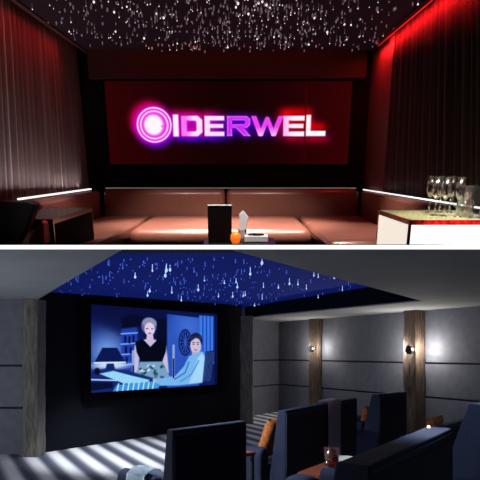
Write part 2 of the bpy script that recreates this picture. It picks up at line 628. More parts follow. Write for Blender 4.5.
# cove light strips
bm = nb()
box(bm, -1.735, -1.725, 3.9, 6.6, ZC - 0.012, ZC + 0.01)
tag(link('cove_light_strip', bm, MATS['led_red'], None, 'A'), 'thin red cove light strip over the taupe curtain', 'light strip')
bm = nb()
box(bm, 1.445, 1.458, 3.9, 6.6, ZC - 0.012, ZC + 0.01)
tag(link('cove_light_strip', bm, MATS['led_red'], None, 'A'), 'thin red cove light strip over the dark red curtain', 'light strip')


# curtains: pleated, hung along each side wall
def curtain(x_of, y0, y1, z0, z1, seed, step=0.018, amp=0.034):
    rnd = random.Random(seed)
    n = int((y1 - y0) / step)
    bm = nb()
    ph, cols = 0.0, []
    for i in range(n + 1):
        ph += step / 0.115 * 2 * math.pi * rnd.uniform(0.7, 1.3)
        cols.append((y0 + (y1 - y0) * i / n, math.sin(ph) + 0.35 * math.sin(2.3 * ph + 1)))
    nz = 10
    rows = []
    for j in range(nz + 1):
        t = j / nz
        z = z0 + (z1 - z0) * t
        a = amp * (1.15 - 0.35 * t)
        rows.append([bm.verts.new((x_of(y, z) + a * s, y, z)) for y, s in cols])
    for j in range(nz):
        for i in range(n):
            bm.faces.new((rows[j][i], rows[j][i + 1], rows[j + 1][i + 1], rows[j + 1][i]))
    r = bmesh.ops.solidify(bm, geom=bm.faces[:], thickness=0.004)
    return bm


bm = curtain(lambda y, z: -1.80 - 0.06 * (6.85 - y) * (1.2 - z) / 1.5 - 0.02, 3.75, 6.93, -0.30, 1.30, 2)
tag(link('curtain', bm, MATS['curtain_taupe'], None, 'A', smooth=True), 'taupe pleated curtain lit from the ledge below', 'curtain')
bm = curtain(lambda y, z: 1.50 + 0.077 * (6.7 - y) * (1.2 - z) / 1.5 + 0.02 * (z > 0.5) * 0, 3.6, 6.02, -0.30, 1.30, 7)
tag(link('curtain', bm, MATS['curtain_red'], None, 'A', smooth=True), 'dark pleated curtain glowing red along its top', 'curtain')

# ledges that carry the strip lights behind the sofas
for sx, lab in ((-1, 'bright white light strip below the taupe curtain'), (1, 'bright white light strip below the dark red curtain')):
    bm = nb()
    if sx < 0:
        prism(bm, [(-1.745, 6.85), (-1.862, 4.90), (-1.884, 4.90), (-1.767, 6.85)], -0.298, -0.282, 'z')
    else:
        prism(bm, [(1.413, 6.70), (1.632, 3.85), (1.645, 3.85), (1.426, 6.70)], -0.296, -0.284, 'z')
    tag(link('light_strip', bm, MATS['led_white'], None, 'A'), lab, 'light strip')
bm = nb()
box(bm, -1.6, 1.38, 6.93, 6.96, -0.29, -0.277)  # emissive bar stands in for the faint light line on the dark ledge
tag(link('light_strip', bm, MATS['ledge_glow_dim'], None, 'A'), 'dim glowing bar for the light falling along the ledge under the screen', 'light strip')

# ---------------------------------------------------------------- lounge screen with the lit lettering
scr = thing('projection_screen', 'wide dark red screen lit with glowing magenta OIDERWEL lettering', 'screen', 'A', (-0.13, 6.95, 0.43))
SW, SH = 2.79, 0.885
bm = nb()
box(bm, -SW / 2 - 0.02, SW / 2 + 0.02, 0.0, 0.045, -SH / 2 - 0.02, SH / 2 + 0.02)
link('frame', bm, MATS['black_wall'], scr)
P = Pic(760, 266, 108.0, 350.0, 80.5, 165.0)
base = np.array([38, 1, 3]) / 255.0
gx = np.abs((P.x - 229) / 121)
gl = 0.75 + 0.45 * gx ** 2 + 0.12 * np.exp(-((P.x - 330) / 30) ** 2) - 0.25 * np.exp(-((P.x - 229) / 50) ** 2)
P.im[:] = base * gl[..., None]
yT, yB, S = 115.0, 135.6, 4.6


def E_(x0, x1):
    return np.maximum.reduce([P.poly([(x0, yT), (x0 + 5.5, yT), (x0 + 5.5, yB), (x0, yB)]),
                              P.poly([(x0, yT), (x1, yT), (x1, yT + S), (x0, yT + S)]),
                              P.poly([(x0, 123.2), (x1 - 1, 123.2), (x1 - 1, 127.2), (x0, 127.2)]),
                              P.poly([(x0, yB - S), (x1, yB - S), (x1, yB), (x0, yB)])])


L_I = P.poly([(173.5, 113.6), (178.8, 113.6), (178.8, 136), (173.5, 136)])
L_D = np.clip(P.poly([(181.5, yT), (198, yT), (202.5, yT + 4), (202.5, yB - 4), (198, yB), (181.5, yB)])
              - P.poly([(187, yT + S), (195.5, yT + S), (197, yT + 6), (197, yB - 6), (195.5, yB - S), (187, yB - S)]), 0, 1)
L_E1 = E_(204.8, 224.6)
L_R = np.clip(np.maximum.reduce([
    P.poly([(227.2, yT), (247, yT), (250.5, yT + 3), (250.5, 124), (247, 127.5), (232.5, 127.5), (232.5, yB), (227.2, yB)]),
    P.poly([(238, 127), (244, 127), (251, yB), (244, yB), (236, 127.5)])])
    - P.poly([(232.5, yT + S), (244.5, yT + S), (245.5, yT + 5.5), (245.5, 122), (244, 123.3), (232.5, 123.3)]), 0, 1)
L_W = np.maximum.reduce([P.line([(254, 115.5), (261, 134)], 2.5), P.line([(261, 134), (267.5, 118)], 2.3),
                         P.line([(267.5, 118), (274, 134)], 2.3), P.line([(274, 134), (281, 115.5)], 2.5)])
L_W *= np.clip((P.y - yT + 0.5), 0, 1) * np.clip((yB + 0.5 - P.y), 0, 1)
L_E2 = E_(283.5, 304.5)
L_L = np.maximum(P.poly([(306.3, 114), (311, 114), (311, yB), (306.3, yB)]), P.poly([(306.3, yB - S - 0.8), (326, yB - S - 0.8), (326, yB), (306.3, yB)]))
cx, cy = 154.6, 124.2
ring = np.clip(P.ell(cx, cy, 17.4, 18.2) - P.ell(cx, cy, 15.9, 16.6), 0, 1)
ring2 = np.clip(P.ell(cx, cy, 14.2, 14.8) - P.ell(cx, cy, 12.6, 13.2), 0, 1)
band = P.ell(cx, cy, 15.5, 16.2)
disc = P.ell(cx - 0.5, cy, 9.5, 10.4, 1.5)
bolts = np.maximum(P.ell(cx + 8, cy + 1.2, 1.1, 1.3), P.ell(cx + 10, cy - 3, 0.9, 1.0))
word = np.maximum.reduce([L_I, L_D, L_E1, L_R, L_W, L_E2, L_L])
k = P.w / 242.0
left = np.clip((232 - P.x) / 30, 0, 1)
mid = np.exp(-((P.x - 246) / 26) ** 2)
right = np.clip((P.x - 272) / 14, 0, 1)
halo_w = P.blur(word, 3.6 * k, 3.2 * k)
halo_r = P.blur(P.ell(cx - 1, cy, 19.0, 19.5), 3.0 * k, 3.0 * k)


def shift(m, dx, dy):
    return np.roll(np.roll(m, int(dx * k), 1), int(dy * k), 0)


P.mix(np.clip(shift(P.blur(word * (left + 0.4), 4 * k, 3.5 * k), 3, 4) * 1.7, 0, 1) * 0.8, (40, 0, 200))
P.mix(np.clip(shift(halo_w, -1, -7) * 1.4 * right, 0, 1), (225, 0, 10))
P.mix(np.clip(shift(halo_w, 3, 6) * 1.0 * right, 0, 1), (190, 0, 10))
P.mix(np.clip(shift(halo_w, -1, -5) * 1.2 * left, 0, 1), (190, 0, 70))
P.mix(np.clip(shift(halo_r, -4, -5) * 0.9, 0, 1), (200, 0, 70))
P.mix(np.clip(shift(halo_r, 3, 4) * 0.9, 0, 1), (70, 0, 220))
P.mix(np.clip(halo_r * 1.1, 0, 1), (235, 0, 215))
P.mix(np.clip(halo_w * 1.7 * left, 0, 1), (225, 0, 205))
P.mix(np.clip(halo_w * 1.3 * mid, 0, 1), (90, 0, 225))
P.mix(np.exp(-((P.x - 181) / 0.9) ** 2) * 0.5 * np.clip(halo_w * 2, 0, 1) * (1 - L_I), (30, 0, 90))
P.mix(np.exp(-((P.x - 203.6) / 1.0) ** 2) * 0.7 * np.clip(halo_w * 2, 0, 1), (90, 0, 20))
P.mix(np.exp(-((P.x - 305.4) / 0.8) ** 2) * 0.8, (60, 0, 5))
P.mix(band * 0.85, (240, 60, 225))
P.mix(ring, (255, 235, 255))
P.mix(ring2, (255, 215, 255))
P.mix(disc, (255, 246, 255))
P.mix(bolts * 0.8, (235, 80, 220))
P.mix(L_I, (255, 240, 255))
P.mix(L_D, (250, 120, 245))
P.mix(L_D * np.clip((P.x - 186) / 8, 0, 1), (255, 225, 255))
P.mix(L_E1, (255, 225, 252))
P.mix(L_R, (205, 40, 240))
edgeR = np.clip(L_R - P.blur(L_R, 1.1 * k, 1.1 * k), 0, 0.5) * 2
P.mix(edgeR * 0.8, (235, 180, 255))
P.mix(L_W, (240, 70, 235))
P.mix(L_W * np.clip((P.y - 126) / 9, 0, 1) * 0.8, (255, 225, 255))
P.mix(L_E2, (250, 190, 245))
P.mix(L_E2 * np.clip((P.x - 286) / 8, 0, 1), (255, 245, 255))
P.mix(L_L, (255, 248, 255))
P.mesh('screen_picture', lambda u, v: (-SW / 2 + u * SW, -0.004, SH / 2 - v * SH), attr_emission('lounge_screen_light'), scr)

# ---------------------------------------------------------------- leather sofas
ZS, ZB = -0.566, -0.284


def dk(x, y, z):
    return (x, y, max(z, deck(y) + 0.004))


def snap(bm, thing_loc):
    for v in bm.verts:
        y = v.co.y + thing_loc[1]
        zz = deck(y) + 0.004 - thing_loc[2]
        if v.co.z < zz:
            v.co.z = zz
    return bm


def sofa_part(name, t, x0, x1, y0, y1, z0, z1, bev, m='leather', seg=4):
    L = t.get('_loc')
    bm = nb()
    box(bm, x0 - L[0], x1 - L[0], y0 - L[1], y1 - L[1], z0 - L[2], z1 - L[2], bev, seg)
    snap(bm, L)
    return link(name, bm, MATS[m], t, smooth=True)


def sofa(label, loc):
    t = thing('banquette_sofa', label, 'sofa', 'A', loc, 0, 'leather banquettes round the lounge')
    t['_loc'] = loc
    return t


s = sofa('long brown leather banquette facing out under the red screen', (-0.15, 5.9, deck(5.9)))
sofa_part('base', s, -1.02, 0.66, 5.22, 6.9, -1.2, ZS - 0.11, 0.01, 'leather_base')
sofa_part('seat_cushion', s, -1.02, 0.66, 5.16, 6.59, -0.75, ZS, 0.085)
sofa_part('seat_cushion', s, -1.575, -1.03, 5.80, 6.59, -0.73, ZS - 0.004, 0.04)
sofa_part('seat_cushion', s, 0.67, 1.365, 5.80, 6.59, -0.73, ZS - 0.004, 0.04)
sofa_part('backrest', s, -1.56, -0.17, 6.595, 6.90, -0.66, ZB, 0.06)
sofa_part('backrest', s, -0.155, 1.36, 6.60, 6.90, -0.66, ZB, 0.06)
del s['_loc']
def sofa_prism(name, t, pts, z0, z1, bev, m='leather'):
    L = t.get('_loc')
    bm = nb()
    prism(bm, [(p[0] - L[0], p[1] - L[1]) for p in pts], z0 - L[2], z1 - L[2], 'z', bev, 4)
    snap(bm, L)
    return link(name, bm, MATS[m], t, smooth=True)


s = sofa('brown leather banquette running under the taupe curtain', (-1.4, 4.9, deck(4.9)))
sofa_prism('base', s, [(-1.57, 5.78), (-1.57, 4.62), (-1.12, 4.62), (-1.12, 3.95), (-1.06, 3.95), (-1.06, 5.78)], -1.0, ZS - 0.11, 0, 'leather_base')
sofa_prism('seat_cushion', s, [(-1.57, 5.785), (-1.57, 4.60), (-1.135, 4.60), (-1.135, 3.92), (-1.025, 3.92), (-1.025, 5.785)], -0.73, ZS, 0.03)
sofa_prism('backrest', s, [(-1.735, 6.58), (-1.58, 6.58), (-1.58, 4.62), (-1.855, 4.62)], -0.70, ZB - 0.016, 0.03)
del s['_loc']
s = sofa('brown leather banquette running under the dark red curtain', (1.05, 4.9, deck(4.9)))
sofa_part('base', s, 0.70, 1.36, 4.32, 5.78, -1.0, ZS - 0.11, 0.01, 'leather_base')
sofa_part('seat_cushion', s, 0.67, 1.36, 4.30, 5.785, -0.73, ZS, 0.05)
sofa_prism('backrest', s, [(1.37, 6.58), (1.37, 4.32), (1.59, 4.32), (1.415, 6.58)], -0.70, ZB - 0.016, 0.02)
del s['_loc']


# ---------------------------------------------------------------- light-box tables
def cube_table(label, loc, rz, w, d, lit):
    t = thing('cube_table', label, 'table', 'A', loc, rz)
    top = -0.33 - loc[2]
    c, s_ = math.cos(rz), math.sin(rz)

    def bottom(bm):
        for v in bm.verts:
            y = loc[1] + s_ * v.co.x + c * v.co.y
            zz = deck(y) + 0.004 - loc[2]
            if v.co.z < zz:
                v.co.z = zz
        return bm
    for x0, x1, y0, y1 in ((0, 0.016, 0, 0.016), (w - 0.016, w, 0, 0.016), (0, 0.016, d - 0.016, d), (w - 0.016, w, d - 0.016, d)):
        fr = nb()
        box(fr, x0, x1, y0, y1, -0.5, top - 0.031)
        link('corner_post', bottom(fr), MATS['table_frame_red_glints' if lit else 'black_gloss'], t)
    rim = nb()
    for x0, x1, y0, y1 in ((0, w, 0, 0.014), (0, w, d - 0.014, d), (0, 0.014, 0.014, d - 0.014), (w - 0.014, w, 0.014, d - 0.014)):
        box(rim, x0, x1, y0, y1, top - 0.03, top - 0.001)
    link('top_rim', rim, MATS['table_frame_red_glints' if lit else 'black_gloss'], t)
    bm = nb()
    box(bm, 0.014, w - 0.014, 0.014, d - 0.014, top - 0.012, top)
    link('table_top', bm, MATS['table_glass_top' if lit else 'black_gloss'], t)
    bm = nb()
    box(bm, 0.016, w - 0.016, 0.005, 0.010, -0.5, top - 0.031)
    link('front_panel', bottom(bm), MATS['lightbox' if lit else 'dark_wood'], t)
    for x in (0.005, w - 0.010):
        bm = nb()
        box(bm, x, x + 0.005, 0.016, d - 0.016, -0.5, top - 0.031)
        link('side_panel', bottom(bm), MATS['lightbox_side' if lit else 'dark_wood'], t)
    return t


cube_table('glowing white light box table with stemmed glasses on top', (1.035, 3.50, deck(3.5)), math.radians(1), 0.60, 0.76, True)
cube_table('unlit black cube table with dark wooden sides', (-1.50, 3.55, deck(3.55)), 0.0, 0.34, 0.97, False)


# ---------------------------------------------------------------- glassware on the light-box table
def flute(label, x, y):
    t = thing('champagne_flute', label, 'glass', 'A', (x, y, -0.329), 0, 'champagne flutes on the glowing table')
    bm = nb()
    lathe(bm, [(0.0, 0.0), (0.027, 0.0), (0.027, 0.003), (0.010, 0.009), (0.0, 0.010)], 20)
    link('base', bm, MATS['glass_stem'], t, smooth=True)
    bm = nb()
    tube(bm, (0, 0, 0.006), (0, 0, 0.105), 0.0052, 10)
    link('stem', bm, MATS['glass_stem'], t, smooth=True)
    bm = nb()
    lathe(bm, [(0.0, 0.102), (0.012, 0.108), (0.026, 0.135), (0.030, 0.17), (0.027, 0.245),
               (0.0255, 0.245), (0.0285, 0.17), (0.024, 0.137), (0.010, 0.112), (0.0, 0.108)], 20)
    link('bowl', bm, MATS['glass'], t, smooth=True)
    return t


FL = [(428.7, 4.02, 'champagne flute farthest from the pitcher, rear row on the glowing table'),
      (434.3, 3.78, 'champagne flute at the start of the front row, by the table corner'),
      (439.0, 4.02, 'second champagne flute of the rear row on the glowing table'),
      (443.5, 3.74, 'second champagne flute of the front row on the glowing table'),
      (449.0, 4.02, 'third champagne flute of the rear row, nearest the pitcher'),
      (457.3, 3.70, 'champagne flute standing alone at the front beside the pitcher')]
for px, y, lab in FL:
    flute(lab, (px - 240) / 560 * (y * 0.9475 + 0.105), y)
t = thing('glass_pitcher', 'round clear glass pitcher with a loop handle beside the flutes', 'pitcher', 'A', (1.475, 3.78, -0.329))
bm = nb()
lathe(bm, [(0.0, 0.0), (0.045, 0.0), (0.055, 0.02), (0.055, 0.19), (0.052, 0.19), (0.051, 0.022), (0.042, 0.008), (0.0, 0.008)], 24)
link('jug', bm, MATS['glass'], t, smooth=True)
bm = nb()
path_tube(bm, [(-0.05 - 0.042 * math.sin(a), -0.01, 0.10 + 0.045 * math.cos(a)) for a in [math.pi * q / 10 for q in range(11)]], 0.006, 8)
link('handle', bm, MATS['glass'], t, smooth=True)
t = thing('glass_vase', 'square clear glass vase at the end of the glass row', 'vase', 'A', (1.475, 3.62, -0.329))
bm = nb()
for x0, x1, y0, y1 in ((-0.055, 0.055, -0.055, -0.049), (-0.055, 0.055, 0.049, 0.055), (-0.055, -0.049, -0.049, 0.049), (0.049, 0.055, -0.049, 0.049)):
    box(bm, x0, x1, y0, y1, 0.0, 0.195)
link('wall_glass', bm, MATS['glass'], t)
bm = nb()
box(bm, -0.0485, 0.0485, -0.0485, 0.0485, 0.0, 0.012)
link('base', bm, MATS['glass'], t)

# ---------------------------------------------------------------- things in front of the long banquette
Y0 = 3.0
zt = -0.3935
t = thing('low_table', 'low black table in front of the long banquette', 'table', 'A', (0.02, 3.02, deck(3.02)))
bm = nb()
box(bm, -0.21, 0.165, -0.13, 0.12, zt - deck(3.02) - 0.012, zt - deck(3.02), 0.003, 2)
for v in bm.verts:
    zz = deck(3.02 + v.co.y) + 0.0015 - deck(3.02)
    v.co.z = max(v.co.z, zz)
link('table_top', bm, MATS['black_gloss'], t)


def A_on(px, y):
    return (px - 240) / 560 * y * 0.985


t = thing('menu_stand', 'upright dark brown menu stand on the low black table', 'menu stand', 'A', (A_on(220, 2.97), 2.97, zt))
bm = nb()
box(bm, -0.062, 0.062, -0.014, 0.014, 0.001, 0.185, 0.004, 2)
link('board', bm, MATS['dark_wood'], t)
bm = nb()
box(bm, -0.062, 0.062, -0.016, 0.016, 0.186, 0.190, 0.001, 1)
link('top_edge', bm, MATS['white_porcelain'], t)
t = thing('water_glass', 'small clear glass holding a folded white napkin', 'glass', 'A', (A_on(242, 3.02), 3.02, zt))
bm = nb()
lathe(bm, [(0.0, 0.001), (0.020, 0.001), (0.024, 0.06), (0.0225, 0.06), (0.0185, 0.006), (0.0, 0.006)], 20)
link('tumbler', bm, MATS['glass'], t, smooth=True)
bm = nb()
prism(bm, [(-0.010, 0.012), (0.008, 0.012), (0.034, 0.125), (0.006, 0.158), (-0.016, 0.140)], -0.004, 0.004, 'y', 0.002, 2)
prism(bm, [(-0.004, 0.012), (0.006, 0.012), (0.026, 0.095), (0.016, 0.115)], 0.005, 0.010, 'y', 0.002, 2)
tag(link('napkin', bm, MATS['paper_white'], None, 'A', (A_on(242, 3.02), 3.02, zt)), 'white folded paper napkin standing in the small glass', 'napkin')
t = thing('candle_holder', 'round glowing orange candle holder beside the menu stand', 'candle holder', 'A', (A_on(235.6, 2.93), 2.93, zt))
bm = nb()
lathe(bm, [(0.0, 0.001), (0.018, 0.001), (0.027, 0.022), (0.025, 0.042), (0.015, 0.056), (0.013, 0.055), (0.022, 0.04), (0.023, 0.022), (0.012, 0.006), (0.0, 0.006)], 20)
link('glass_bowl', bm, MATS['candle_orange'], t, smooth=True)
bm = nb()
diamond(bm, (0, 0, 0.028), 0.006, 0.014)
link('flame', bm, MATS['flame'], t, smooth=True)
t = thing('ashtray', 'square white ashtray with a dark round hollow', 'ashtray', 'A', (A_on(256, 3.0), 3.0, zt))
bm = nb()
box(bm, -0.062, 0.062, -0.05, 0.05, 0.001, 0.034, 0.004, 2)
link('dish', bm, MATS['white_porcelain'], t)
bm = nb()
lathe(bm, [(0.036, 0.0345), (0.042, 0.038), (0.044, 0.0345)], 24, closed=True)
link('rim', bm, MATS['black_gloss'], t)
bm = nb()
lathe(bm, [(0.0, 0.0345), (0.034, 0.0345), (0.0, 0.0355)], 24)
link('hollow', bm, MATS['black_gloss'], t)

# dark tub chair with a red cushion
CL = (-1.345, 3.1, deck(3.1))
t = thing('tub_chair', 'black tub chair with a sloping back beside the unlit table', 'chair', 'A', CL)
bm = nb()
prism(bm, [(-0.35, -0.05), (0.13, -0.05), (0.15, 0.02), (0.19, 0.075), (0.235, 0.15), (0.268, 0.222), (0.22, 0.237), (-0.35, 0.237)], -0.05, 0.03, 'y', 0.008, 2)
link('backrest', snap(bm, CL), MATS['dark_leather'], t)
bm = nb()
box(bm, -0.35, 0.12, 0.035, 0.34, -0.05, 0.045, 0.01, 2)
link('seat', snap(bm, CL), MATS['dark_leather'], t)
bm = nb()
prism(bm, [(0.165, 0.0), (0.268, 0.0), (0.268, 0.115), (0.25, 0.125), (0.18, 0.03)], 0.045, 0.12, 'y', 0.008, 2)
snap(bm, CL)
tag(link('cushion', bm, MATS['red_cushion'], None, 'A', CL), 'red cushion tucked between the tub chair and unlit table', 'cushion')

# ==================================================================== CINEMA (room B): shell
ZCB = EYE + 0.76
bm = nb()
box(bm, -6.5, 7.0, 1.2, 15.2, -0.06, 0.0)
struct('floor', bm, MATS['carpet'])


def poly_slab(pts, z0, z1):
    bm = nb()
    prism(bm, pts, z0, z1, 'z')
    return bm


CF = 0.76 / T1 + 0.005
struct('ceiling', poly_slab([(-6.5, CF), (-0.87, CF), (-2.41, 7.1), (-3.14, 8.51), (-3.14, 8.9), (-6.5, 8.9)], ZCB, ZCB + 0.02), MATS['b_ceiling'])
struct('ceiling', poly_slab([(-0.086, CF), (2.71, 8.34), (0.11, 12.5), (0.11, 15.0), (6.8, 15.0), (7.0, CF)], ZCB, ZCB + 0.02), MATS['b_ceiling'])


def wall_line(p, q, z0, z1, th):
    (ax, ay), (bx, by) = p, q
    L = math.hypot(bx - ax, by - ay)
    nx, ny = (by - ay) / L * th, -(bx - ax) / L * th
    return poly_slab([(ax, ay), (bx, by), (bx - nx, by - ny), (ax - nx, ay - ny)], z0, z1)


# walls of the star recess
struct('trim_1', wall_line((2.71, 8.34), (0.11, 12.5), ZCB + 0.02, ZCB + 0.38, -0.05), MATS['deep_blue_wall'])
struct('trim_2', wall_line((-0.086, CF + 0.05), (2.71, 8.34), ZCB + 0.02, ZCB + 0.05, 0.05), MATS['deep_blue_wall'])
struct('trim_3', wall_line((-3.14, 8.51), (-2.41, 7.1), ZCB + 0.02, ZCB + 0.08, 0.05), MATS['deep_blue_wall'])

# screen wall
SD = Vector((0.635, 0.7725))                 # its direction


bm = wall_line((-2.95, 8.315), (0.04, 11.957), 0.0, ZCB + 0.3, 0.12)
struct('wall_front', bm, MATS['deep_blue_wall'])


def boarded(name, p, q, off_n, top=ZCB):
    """Wall of three broad boards with dark shadow gaps."""
    (ax, ay), (bx, by) = p, q
    L = math.hypot(bx - ax, by - ay)
    nx, ny = off_n
    bm = nb()
    g = 0.016
    for z0, z1 in ((0, EYE - 0.82 - g), (EYE - 0.82 + g, EYE - 0.20 - g), (EYE - 0.20 + g, top)):
        prism(bm, [(ax, ay), (bx, by), (bx + nx * 0.03, by + ny * 0.03), (ax + nx * 0.03, ay + ny * 0.03)], z0, z1, 'z')
    o = struct(name, bm, MATS['b_wall'])
    bm = nb()
    prism(bm, [(ax + nx * 0.031, ay + ny * 0.031), (bx + nx * 0.031, by + ny * 0.031), (bx + nx * 0.06, by + ny * 0.06), (ax + nx * 0.06, ay + ny * 0.06)], 0, top, 'z')
    b = link('backing', bm, MATS['groove'], o)
    return o


boarded('wall_left', (-6.5, 8.22), (-3.05, 8.22), (0, 1))
WD = Vector((-0.5144, 0.8575))               # along the sconce wall, away from the camera
WN = Vector((-0.8575, -0.5144))              # out of it, into the room
boarded('wall_right', (0.99, 14.2), (5.6, 6.52), (0.8575, 0.5144))
boarded('wall_end', (0.0, 12.75), (0.99, 14.2), (-0.826, 0.564))

# star panel of the cinema
st = thing('star_ceiling_panel', 'deep blue star ceiling panel with falling points of light above the film', 'star ceiling', 'B', (0, 9, EYE + 1.0))


def SZ(x):
    return 0.035 * x


bm = nb()
prism(bm, [(-3.9, SZ(-3.9)), (3.0, SZ(3.0)), (3.0, SZ(3.0) + 0.03), (-3.9, SZ(-3.9) + 0.03)], 5.52 - 9, 4.2, 'y')
for v in bm.verts:
    if v.co.y < 0:
        v.co.y = (EYE + 1.0 + v.co.z + 0.035 - EYE) / T1 - 9 + 0.02
link('panel', bm, MATS['star_panel_blue'], st)
random.seed(11)
bright, fine, strand = [], nb(), nb()
for i in range(720):
    y = 1.0 / random.uniform(1 / 12.0, 1 / 5.7) - 9
    x = random.uniform(-2.9, 2.3)
    wall_x = -2.88 + 0.821 * (y + 9 - 8.4)
    if x < wall_x + 0.10 or x < -0.87 - (y + 9 - 4.15) * 0.52 or x > 2.71 - (y + 9 - 8.34) * 0.625 - 0.1:
        continue
    if x > (y + 9 - CF) * 0.66:
        continue
    if random.random() > 0.35 + 0.65 * math.exp(-(((x + 0.4 - 0.1 * y) / 0.9) ** 2)):
        continue
    h = random.uniform(0.008, 0.06)
    z = SZ(x)
    k = random.random()
    if k < 0.11 and len(bright) < 48:
        bright.append((x, y, z, h + 0.03, random.uniform(0.008, 0.017)))
    else:
        if k < 0.5:
            tube(strand, (x, y, z), (x, y, z - h), 0.004, 4)
        diamond(fine, (x, y, z - h), random.uniform(0.004, 0.009), random.uniform(0.006, 0.014))
for x, y, z, h, r in bright:
    bm = nb()
    tube(bm, (x, y, z), (x, y, z - h), 0.004, 5)
    diamond(bm, (x, y, z - h), r, r * 1.5)
    link('fibre_light', bm, MATS['fibre_blue'], st)
for nm, b_, m_ in (('fibre_points', fine, 'fibre_blue_dim'), ('hanging_strands', strand, 'fibre_blue_dim')):
    o = link(nm, b_, MATS[m_], st)
    o['kind'] = 'stuff'


# ---------------------------------------------------------------- rough timber posts
def timber(label, corners, z1, m, seed, wob=0.012):
    """Roughly hewn post over a four-cornered footprint."""
    K = len(corners)
    cx = sum(c[0] for c in corners) / K
    cy = sum(c[1] for c in corners) / K
    bm = nb()
    nz, ne = 44, 6
    rings = []
    for j in range(nz + 1):
        z = z1 * j / nz
        ring = []
        for i in range(K):
            a, b = Vector(corners[i]), Vector(corners[(i + 1) % K])
            for e in range(ne):
                p = a.lerp(b, e / ne)
                d = Vector((p.x - cx, p.y - cy))
                d.normalize()
                w = noise.noise(Vector((p.x * 4 + seed, p.y * 4, z * 2.2))) * wob * 1.6 + noise.noise(Vector((p.x * 14 + seed, p.y * 14, z * 5))) * wob * 0.7
                if e == 0:
                    w -= wob * 0.8
                ring.append(bm.verts.new((p.x - cx + d.x * w, p.y - cy + d.y * w, z)))
        rings.append(ring)
    n = K * ne
    for a, b in zip(rings[:-1], rings[1:]):
        for i in range(n):
            bm.faces.new((a[i], a[(i + 1) % n], b[(i + 1) % n], b[i]))
    bm.faces.new(rings[0])
    bm.faces.new(rings[-1])
    return tag(link('timber_post', bm, m, None, 'B', (cx, cy, 0)), label, 'post', 'timber posts of the cinema')


def wallpost(label, s, w, p, m, seed):
    c = Vector((0.99, 14.2)) - WD * s + WN * 0.03
    a, b = c - WD * (w / 2), c + WD * (w / 2)
    return timber(label, [tuple(a), tuple(b), tuple(b + WN * p), tuple(a + WN * p)], ZCB - 0.004, m, seed), c + WN * p


timber('rough timber post between the dark screen wall and grey boarded side wall', [(-3.10, 7.98), (-2.885, 7.98), (-2.865, 8.28), (-2.96, 8.17), (-3.10, 8.17)], ZCB - 0.004, MATS['timber_grey'], 1.0)
timber('grey timber post at the far end of the screen wall', [(0.0, 11.76), (0.27, 11.70), (0.29, 11.95), (0.06, 11.87)], ZCB - 0.004, MATS['timber_grey'], 5.0)


# ---------------------------------------------------------------- wall sconces on two posts
def sconce(label, c, z, power, off):
    ang = math.atan2(WN.y, WN.x)
    t = thing('wall_sconce', label, 'wall lamp', 'B', (c.x + WN.x * 0.02, c.y + WN.y * 0.02, z), ang, 'wall sconces on the timber posts')
    bm = nb()
    tube(bm, (-0.005, 0, 0), (0.012, 0, 0), 0.05, 20)
    link('back_plate', bm, MATS['sconce_black'], t)
    bm = nb()
    tube(bm, (0.012, 0, 0), (0.05, 0, 0), 0.012, 10)
    link('stem', bm, MATS['sconce_black'], t)
    bm = nb()
    tube(bm, (0.05, 0, 0), (0.066, 0, 0), 0.040, 20)
    link('bulb', bm, MATS['sconce_glow'], t)
    bm = nb()
    tube(bm, (0.067, 0, 0), (0.125, 0, 0), 0.075, 24)
    link('lamp_shade', bm, MATS['sconce_black'], t)
    for dd in (-0.19, 0.30):
        q = c + WN * (off + 0.10 * (dd > 0)) + WD * dd
        light('sconce_lamp', 'POINT', 'B', (q.x, q.y, z + 0.02), None, power * (0.5 if dd < 0 else 0.5), (1, 0.91, 0.79), (0.02, 0.02))
    return t


lp, c1 = wallpost('rough timber post with a sconce, behind the loveseat with the throw', 1.59, 0.31, 0.14, MATS['timber_brown'], 9.0)
lp, c2 = wallpost('tall rough timber post carrying the sconce nearer the camera', 4.53, 0.30, 0.26, MATS['timber_brown'], 13.0)
sconce('small black sconce on the farther timber post', c1 - WD * 0.08, EYE + 0.07, 27, 0.06)
sconce('small black sconce on the nearer timber post', c2 - WD * 0.11, EYE + 0.04, 54, -0.02)

# ---------------------------------------------------------------- cinema screen with the film picture
s0, s1 = 0.549, 2.894
c = (-2.88 + 0.821 * s0, 8.4 + s0)
ang = math.atan2(1.0, 0.821)
WL = (s1 - s0) * math.hypot(1, 0.821)
scr = thing('cinema_screen', 'black framed cinema screen showing a blue film scene', 'screen', 'B', (c[0] + 0.0 * SD.y, c[1], EYE), ang)
zt_, zb_ = 0.762, -0.652
fr = nb()
for x0, x1, z0, z1 in ((-0.13, 0.0, zb_ - 0.13, zt_ + 0.09), (WL, WL + 0.12, zb_ - 0.13, zt_ + 0.09), (0.0, WL, zt_, zt_ + 0.09), (0.0, WL, zb_ - 0.13, zb_)):
    box(fr, x0, x1, -0.09, -0.002, z0, z1, 0.006, 2)
link('frame', fr, MATS['screen_black'], scr)
bm = nb()
box(bm, 0.0, WL, -0.05, -0.004, zb_, zt_)
link('screen_back', bm, MATS['screen_black'], scr)
P = Pic(390, 270, 0, 408, 0, 282)
P.im[:] = np.array([30, 42, 98]) / 255
vg = P.y / 282
P.mix(np.clip(1 - vg * 1.1, 0, 1) * 0.6, (18, 24, 66))
P.mix(np.exp(-(((P.x - 45) / 60) ** 2 + ((P.y - 150) / 75) ** 2)) * 0.95, (150, 176, 235))
P.mix(P.poly([(0, 0), (110, 0), (110, 60), (80, 90), (0, 40)], 14) * 0.7, (26, 30, 74))
P.mix(P.poly([(84, 62), (130, 50), (130, 235), (84, 235)], 3), (58, 84, 176))
for y in (95, 130, 165, 200):
    P.mix(P.line([(84, y - 4), (130, y - 9)], 2.4, 1.2), (150, 180, 240))
